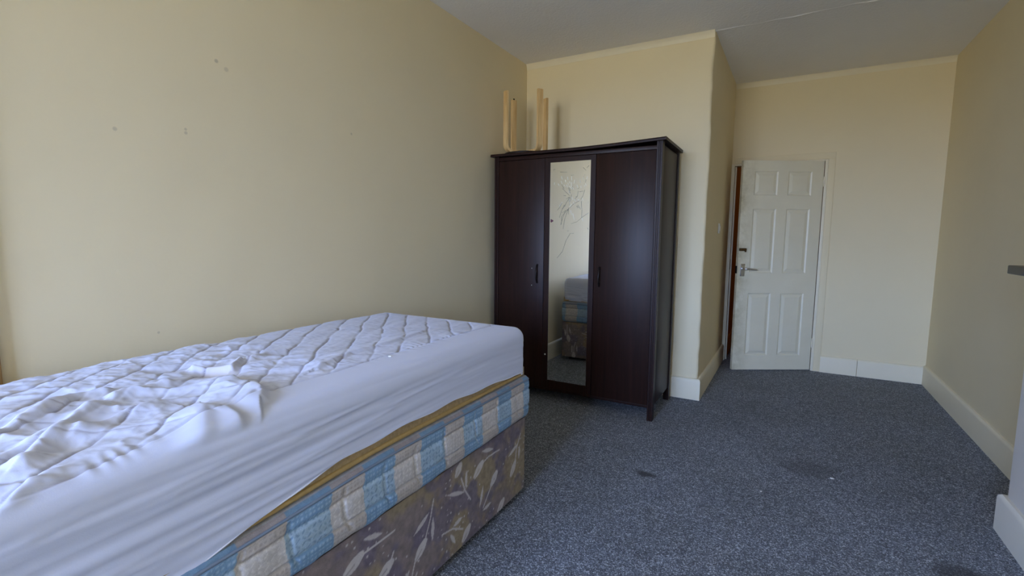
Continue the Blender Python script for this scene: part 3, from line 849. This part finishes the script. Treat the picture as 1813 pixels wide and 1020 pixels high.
# ------------------------------------------------------------------ lower mattress, blue and cream check
LX0, LX1, LY0, LY1, LZ0, LZ1 = BX0-.006, -1.037, BY0-.005, 2.040, .3925, .6005
edges = [0.115, .2, .335, .46, .585, .711, .848, .967, 1.095, 1.222, 1.357, 1.474, 1.605, 1.730, 1.843, 1.962, 2.10]
P, Q = boxgrid((LX0, LY0, LZ0), (LX1, LY1, LZ1), (.0055, .0036, .0035), ['x+', 'y+', 'x-', 'y-', 'z+', 'z-'])
P2, n = roundbox(P, (LX0, LY0, LZ0), (LX1, LY1, LZ1), .030)
end = (P[:, 1] > LY1-1e-6)
s = np.where(end, LY1+.03+(LX1-P[:, 0]), P[:, 1])
bd = np.array(edges+[2.19+.125*k for k in range(8)])
z = P2[:, 2]
sw_ = s+.006*np.sin(z*40)
ci = np.searchsorted(bd, sw_)
blue = (ci % 2 == 0)
# .711-.848 is blue: make the parity agree
if not blue[np.argmin(np.abs(s-.78)+np.abs(z-.5))]: blue = ~blue
zn = (z-LZ0)/(LZ1-LZ0)
band_t, band_b = zn > .69, zn < .30
bt = np.where(band_t | band_b, 1.0, 0.0)
n3 = fbm(s*90, z*90, 61, 2)
cb = lerp(C3(150, 172, 190), C3(112, 142, 170), bt); cc = lerp(C3(182, 177, 174), C3(172, 165, 160), bt)
col = np.where(blue[:, None], cb, cc)
# woven marks: squares in the bands, little dashes in the middle
cell = .0125; u, v = s/cell, z/cell
fu, fv = u-np.floor(u), v-np.floor(v)
sq = ((np.abs(fu-.5) < .27) & (np.abs(fv-.5) < .27)).astype(float)
c2 = .017; u2, v2 = s/c2, z/c2
fu2, fv2 = u2-np.floor(u2)-.5, v2-np.floor(v2)-.5
sgn = np.where((np.floor(u2)+np.floor(v2)) % 2 > 0, 1, -1)
dash = ((np.abs(fu2*.7+sgn*fv2*.7) < .12) & (np.abs(fu2*.7-sgn*fv2*.7) < .36)).astype(float)
mark = np.where(bt > 0, sq, dash)
col = np.where(blue[:, None], lerp(col, lerp(C3(84, 112, 142), C3(160, 182, 200), bt), mark*.6), lerp(col, lerp(C3(212, 208, 204), C3(142, 134, 130), bt), mark*.6))
# top border strip, darker
strip = ss(.88, .90, zn)
col = lerp(col, np.where(blue[:, None], C3(104, 130, 154), C3(138, 130, 130)), strip*.9)
topf = n[:, 2] > .8
col[topf] = C3(150, 152, 158)
col *= (1.0+.32*n3)[:, None]
col = np.minimum(col, .9)
# quilting: two lengthways channels and curved cross seams
def groove(d, w): return np.exp(-(d/w)**2)
q1, q2 = z-(LZ0+.30*(LZ1-LZ0)), z-(LZ0+.69*(LZ1-LZ0))
disp = .006*np.sin(np.clip((zn-.02)/.96, 0, 1)*np.pi) - .0065*groove(q1, .006) - .006*groove(q2, .006) - .005*groove(z-(LZ0+.89*(LZ1-LZ0)), .003)
seams = [.47, .60, .73, .90, 1.06, 1.20, 1.36, 1.56, 1.73, 1.90, 2.08, 2.28, 2.5, 2.7]
stitch = np.zeros(len(s))
for k, sy in enumerate(seams):
    curve = sy+.045*(zn-.5)**2*4*(1 if k % 2 else .6)-.03*(zn-.2)
    d = np.abs(s-curve); inb = ss(.14, .2, zn)*ss(.87, .8, zn)
    disp -= .0048*groove(d, .0060)*inb; stitch = np.maximum(stitch, groove(d, .0016)*inb*(1 if k % 2 else .25))
    pk = np.sin((s-curve)*260)*np.exp(-d/.03)*.0011*inb; disp += pk*(vnoise(s*40, z*80, 71)-.2)
disp += (fbm(s*14, z*30, 81)-.5)*.006*(1-topf)
col = lerp(col, C3(205, 205, 208), stitch*.7)
P2 += n*np.where(topf, 0, disp)[:, None]
P2[:, 2] += sag(P2[:, 1])*np.clip(zn, 0, 1)
lm = empty('lower_mattress', ((LX0+LX1)/2, (LY0+LY1)/2, LZ0))
off = np.array([lm.location.x, lm.location.y, LZ0])
npmesh('quilted_cover', P2-off, Q, M['damask'], lm, col)['label'] = 'quilted cover in pale blue and cream checks'
def rect_path(x0, x1, y0, y1, z, r, n=6):
    pts = []
    for cx, cy, a0 in ((x1-r, y1-r, 0), (x0+r, y1-r, 90), (x0+r, y0+r, 180), (x1-r, y0+r, 270)):
        for k in range(n+1):
            a = math.radians(a0+90*k/n); pts.append((cx+r*math.cos(a), cy+r*math.sin(a), z))
    pts = pts+[pts[0]]; out = []
    for a, b in zip(pts, pts[1:]):
        m_ = max(1, int(math.hypot(b[0]-a[0], b[1]-a[1])/.05))
        out += [(a[0]+(b[0]-a[0])*k/m_, a[1]+(b[1]-a[1])*k/m_, z) for k in range(m_)]
    return out+[pts[-1]]
tube('piping', [(x-off[0], y-off[1], zz-off[2]+float(sag(y))) for x, y, zz in rect_path(LX0+.001, LX1-.001, LY0+.001, LY1-.001, LZ1-.019, .032)], .0042, M['taupe_piping'], lm, 8, cap=False)
tag(lm, 'blue and cream checked mattress lying directly on the divan base', 'mattress')

# ------------------------------------------------------------------ upper mattress, gold
UX0, UX1, UY0, UY1, UZ0, UZ1 = BX0+.002, -1.052, BY0+.005, 2.010, .6025, .816
P, Q = boxgrid((UX0, UY0, UZ0), (UX1, UY1, UZ1), (.02, .012, .008), ['x+', 'y+', 'x-', 'y-', 'z+', 'z-'])
P2, n = roundbox(P, (UX0, UY0, UZ0), (UX1, UY1, UZ1), .045)
# the gold side panel hangs nearly straight to its piping
k = (n[:, 2] < 0)
P2[k, 0] = np.clip(P[k, 0], UX0+.004, UX1-.004); P2[k, 1] = np.clip(P[k, 1], UY0+.004, UY1-.004); P2[k, 2] = P[k, 2]
P2[:, 2] += sag(P2[:, 1])
um = empty('upper_mattress', ((UX0+UX1)/2, (UY0+UY1)/2, UZ0))
off = np.array([um.location.x, um.location.y, UZ0])
npmesh('gold_cover', P2-off, Q, M['gold'], um)['label'] = 'gold damask mattress cover showing below the protector'
tube('piping', [(x-off[0], y-off[1], zz-off[2]+float(sag(y))) for x, y, zz in rect_path(UX0+.008, UX1-.0045, UY0+.008, UY1-.0045, UZ0+.010, .03)], .0085, M['gold_piping'], um, 10, cap=False)
tag(um, 'gold edged mattress on top, mostly hidden under the white protector', 'mattress')

# ------------------------------------------------------------------ white quilted protector
SX0, SX1, SY0, SY1, SZT = BX0-.003, -1.046, BY0-.002, 2.016, .838
hem_y = np.array([0.0, .2, .485, .574, .715, .892, 1.118, 1.419, 1.655, 1.9, 2.02])
hem_z = np.array([.540, .545, .561, .576, .610, .640, .650, .651, .642, .630, .614])
HB = .56
P, Q = boxgrid((SX0, SY0, HB), (SX1, SY1, SZT), (.0036, .0036, .005), ['x+', 'y+', 'x-', 'y-', 'z+'])
# squeeze the skirt between its hem and the top
t = (P[:, 2]-HB)/(SZT-HB)
hz = np.interp(P[:, 1], hem_y, hem_z)+.003*np.sin(P[:, 1]*23)
hz = np.where(P[:, 1] > SY1-1e-6, .614+.006*np.sin((SX1-P[:, 0])*7), hz)
P[:, 2] = hz+(SZT-hz)*t
P2, n = roundbox(P, (SX0, SY0, 0), (SX1, SY1, SZT), .052, True)
x, y, z = P2.T
disp = np.zeros(len(P2)); up_ = ss(.55, .95, n[:, 2])
# --- top: quilting
QX1 = -1.205; 
brd = np.interp(y, [.1, .31, .433, .582, .693, .808, 1.017, 1.15, 1.64, 1.95, 2.02], [-1.05, -1.082, -1.114, -1.151, -1.165, -1.2, -1.195, -1.203, -1.211, -1.20, -1.2])
warp = (fbm(x*6, y*6, 5)-.5)*.05
inq = ss(brd+.004, brd-.010, x)*ss(1.97, 1.955, y)
A = (y+1.2*(x+1.4)-.935+warp)/.155; B = (y-1.2*(x+1.4)-.60+warp)/.155
dA = np.abs(A-np.round(A))*.155/1.56; dB = np.abs(B-np.round(B))*.155/1.56
messy = ss(1.30, .95, y)
gap = vnoise(x*9, y*9, 15)
gA = groove(dA, .0045)*(.35+.65*ss(.25, .5, gap)); gB = groove(dB, .0045)*(.10+.5*ss(.45, .7, vnoise(x*8, y*8, 16)))
puff = (1-np.exp(-dA/.022))*(.55+.45*(1-np.exp(-dB/.022)))
q = inq*(.0026*puff - .0038*gA - .0016*gB - .001)
disp += up_*q
# border seam with puckers
db = x-brd
disp += up_*(-.0045*groove(db, .005)*(y < 1.97) + .0022*np.exp(-np.abs(db)/.016)*np.sin(y*170+3*np.sin(y*31))*ss(.35, .6, vnoise(y*9, y*0+.5, 77)))
# --- top: loose folds near the head of the bed
wx, wy = x+.06*(fbm(x*4, y*4, 91)-.5), y+.06*(fbm(x*4, y*4, 92)-.5)
a_ = .95
u_, v_ = wx*math.cos(a_)+wy*math.sin(a_), -wx*math.sin(a_)+wy*math.cos(a_)
rid = 1-np.abs(2*fbm(u_*3.2, v_*10, 93, 3)-1)
rid2 = 1-np.abs(2*fbm(u_*9, v_*5+3, 94, 3)-1)
inner = ss(brd+.01, brd-.06, x)
disp += up_*messy*inner*(.018*(rid-.72) + .007*(rid2-.75))
fine = 1-np.abs(2*fbm(x*16, y*26, 96, 3)-1)
disp += up_*inq*.0032*(fine-.75)*(.5+.35*messy)
crink = (1-np.abs(2*fbm(wx*13+wy*5, wy*15-wx*4, 98, 3)-1))**3
disp += up_*messy*inner*.003*(crink-.45)
cr2 = (1-np.abs(2*fbm(wx*30-wy*8, wy*26+wx*9, 99, 2)-1))**2
disp += up_*messy*inner*.0012*(cr2-.5)
long_ = fbm(x*18+y*2, y*4.5-x*2, 97, 3)
disp += up_*inq*(1-messy)*.009*(long_-.5)
RIDGES = [([(-1.426,.33),(-1.531,.425),(-1.582,.497),(-1.573,.56)], .026, .020, 0), ([(-1.221,.304),(-1.298,.365),(-1.338,.405),(-1.405,.449),(-1.447,.496)], .024, .022, 0),
  ([(-1.277,.292),(-1.309,.337),(-1.382,.42)], .02, .012, 0), ([(-1.545,.924),(-1.49,.863),(-1.538,.834),(-1.584,.8)], .014, .018, 0),
  ([(-1.54,.952),(-1.575,1.038),(-1.565,1.103)], .018, .014, 0), ([(-1.381,.791),(-1.295,.787),(-1.203,.773),(-1.14,.731)], .030, .020, -1),
  ([(-1.208,.633),(-1.161,.643),(-1.086,.633),(-1.04,.617)], .030, .013, -1), ([(-1.063,.238),(-1.096,.273),(-1.126,.319)], .018, .010, 0),
  ([(-1.492,.561),(-1.508,.632),(-1.506,.68)], .02, .014, 0), ([(-1.31,.432),(-1.328,.49),(-1.344,.566)], .022, .014, 0),
  ([(-1.27,1.002),(-1.318,1.184),(-1.325,1.388),(-1.36,1.62)], .018, .009, 1), ([(-1.19,.612),(-1.11,.571),(-1.03,.523)], .03, .010, 0)]
for pts, w, hgt, asym in RIDGES:
    d, sd = polydist(x, y, pts)
    if asym:
        ww = np.where(sd*asym > 0, w*2.4, w*.45)
    else: ww = np.where(sd > 0, w*.8, w*1.2)
    disp += up_*hgt*np.exp(-(d/ww)**2)
for (cx, cy), rx, ry, dep in (((-1.488, .815), .085, .055, .022), ((-1.263, .361), .04, .05, .012), ((-1.373, .44), .03, .04, .012)):
    disp -= up_*dep*np.exp(-((x-cx)/rx)**2-((y-cy)/ry)**2)
# gentle crown of the mattress
disp += up_*(.006*np.sin(np.clip((y-.1)/1.9, 0, 1)*np.pi)-.006*ss(.7, .3, y))
# --- sides: stretched folds along the length, sloping a little to the hem
sx = ss(.5, .9, np.abs(n[:, 0])); sy_ = ss(.5, .9, np.abs(n[:, 1]))
zz = z+.075*(1.2-y)*ss(2.05, 1.5, y)*.5
f1 = fbm(zz*30, y*1.6, 111, 2); f2 = fbm(zz*75, y*2.6, 112, 2)
fold = (1-np.abs(2*f1-1))
below = ss(.815, .76, z)
amp = .4+.9*ss(1.5, .6, y)
disp += sx*below*amp*(.010*(fold-.75)+.004*(f2-.5))
se = SX1-x
fe = 1-np.abs(2*fbm(se*5+z*6, z*34-se*3, 113, 2)-1)
disp += sy_*ss(.80, .74, z)*.008*(fe-.8)
disp = np.maximum(disp, -.016)
P2 = P2+n*disp[:, None]
# colour: clean white, with the hollow's warm bounced shade painted in beige
pc = np.broadcast_to(C3(203, 208, 228), (len(P2), 3)).copy()
patch = np.exp(-((x+1.50)/.075)**2-((y-.83)/.05)**2)*(.4+.6*fbm(x*20, y*20, 121))
pc = lerp(pc, C3(200, 186, 166), np.clip(patch*.75, 0, 1))
thA = groove(dA, .0026)*ss(.25, .5, gap); thB = groove(dB, .0024)*ss(.5, .7, vnoise(x*8, y*8, 16))
pc = lerp(pc, C3(136, 134, 156), inq*up_*.95*np.maximum(thA, thB*.6))
pc = lerp(pc, C3(160, 160, 182), up_*.6*groove(db, .003)*ss(.4, .6, vnoise(y*12, y*0, 78))*(y < 1.97))
pr = empty('mattress_protector', ((SX0+SX1)/2, (SY0+SY1)/2, .6))
off = np.array([pr.location.x, pr.location.y, .6])
npmesh('quilted_sheet', P2-off, Q, M['sheet'], pr, pc)
# elastic hem along the room side and the foot end
hp_ = []
for yy in np.arange(SY0+.01, SY1-.045, .02): hp_.append((SX1-.001-off[0], yy-off[1], float(np.interp(yy, hem_y, hem_z)+.003*math.sin(yy*23))-.6))
for kk in range(7):
    a = math.radians(90*kk/6); hp_.append((SX1-.052+.051*math.cos(a)-off[0], SY1-.052+.051*math.sin(a)-off[1], .617-.6))
for xx in np.arange(SX1-.06, SX0+.05, -.03): hp_.append((xx-off[0], SY1-.001-off[1], .614+.006*math.sin((SX1-xx)*7)-.6))
tube('hem', hp_, .0024, M['white_thread'], pr, 6)
tag(pr, 'crumpled white quilted protector stretched over the upper mattress', 'mattress protector')

# ------------------------------------------------------------------ scraps of lint
def lint(name, loc, r, label):
    bm = bmesh.new(); bmesh.ops.create_icosphere(bm, subdivisions=2, radius=r)
    for v in bm.verts:
        k = 1+.5*(hash2(np.array([v.co.x*900]), np.array([v.co.y*900]), 5)[0]-.5)
        v.co = Vector((v.co.x*1.5*k, v.co.y*k, max(v.co.z*.6*k, -r*.2)))
    o = finish(bm, name, M['lint'], None, 80); o.location = loc
    tag(o, label, 'lint', 'bits of white lint')
lint('lint_bit', (0.289, 2.958, .002), .007, 'white lint bit on the carpet beside the faint dirty patch')
lint('lint_bit', (-0.033, 2.621, .002), .004, 'tiny white lint speck in the open middle of the carpet')
lint('lint_bit', (-1.178, 1.235, .845), .005, 'white lint bit on the smooth edge of the mattress protector')
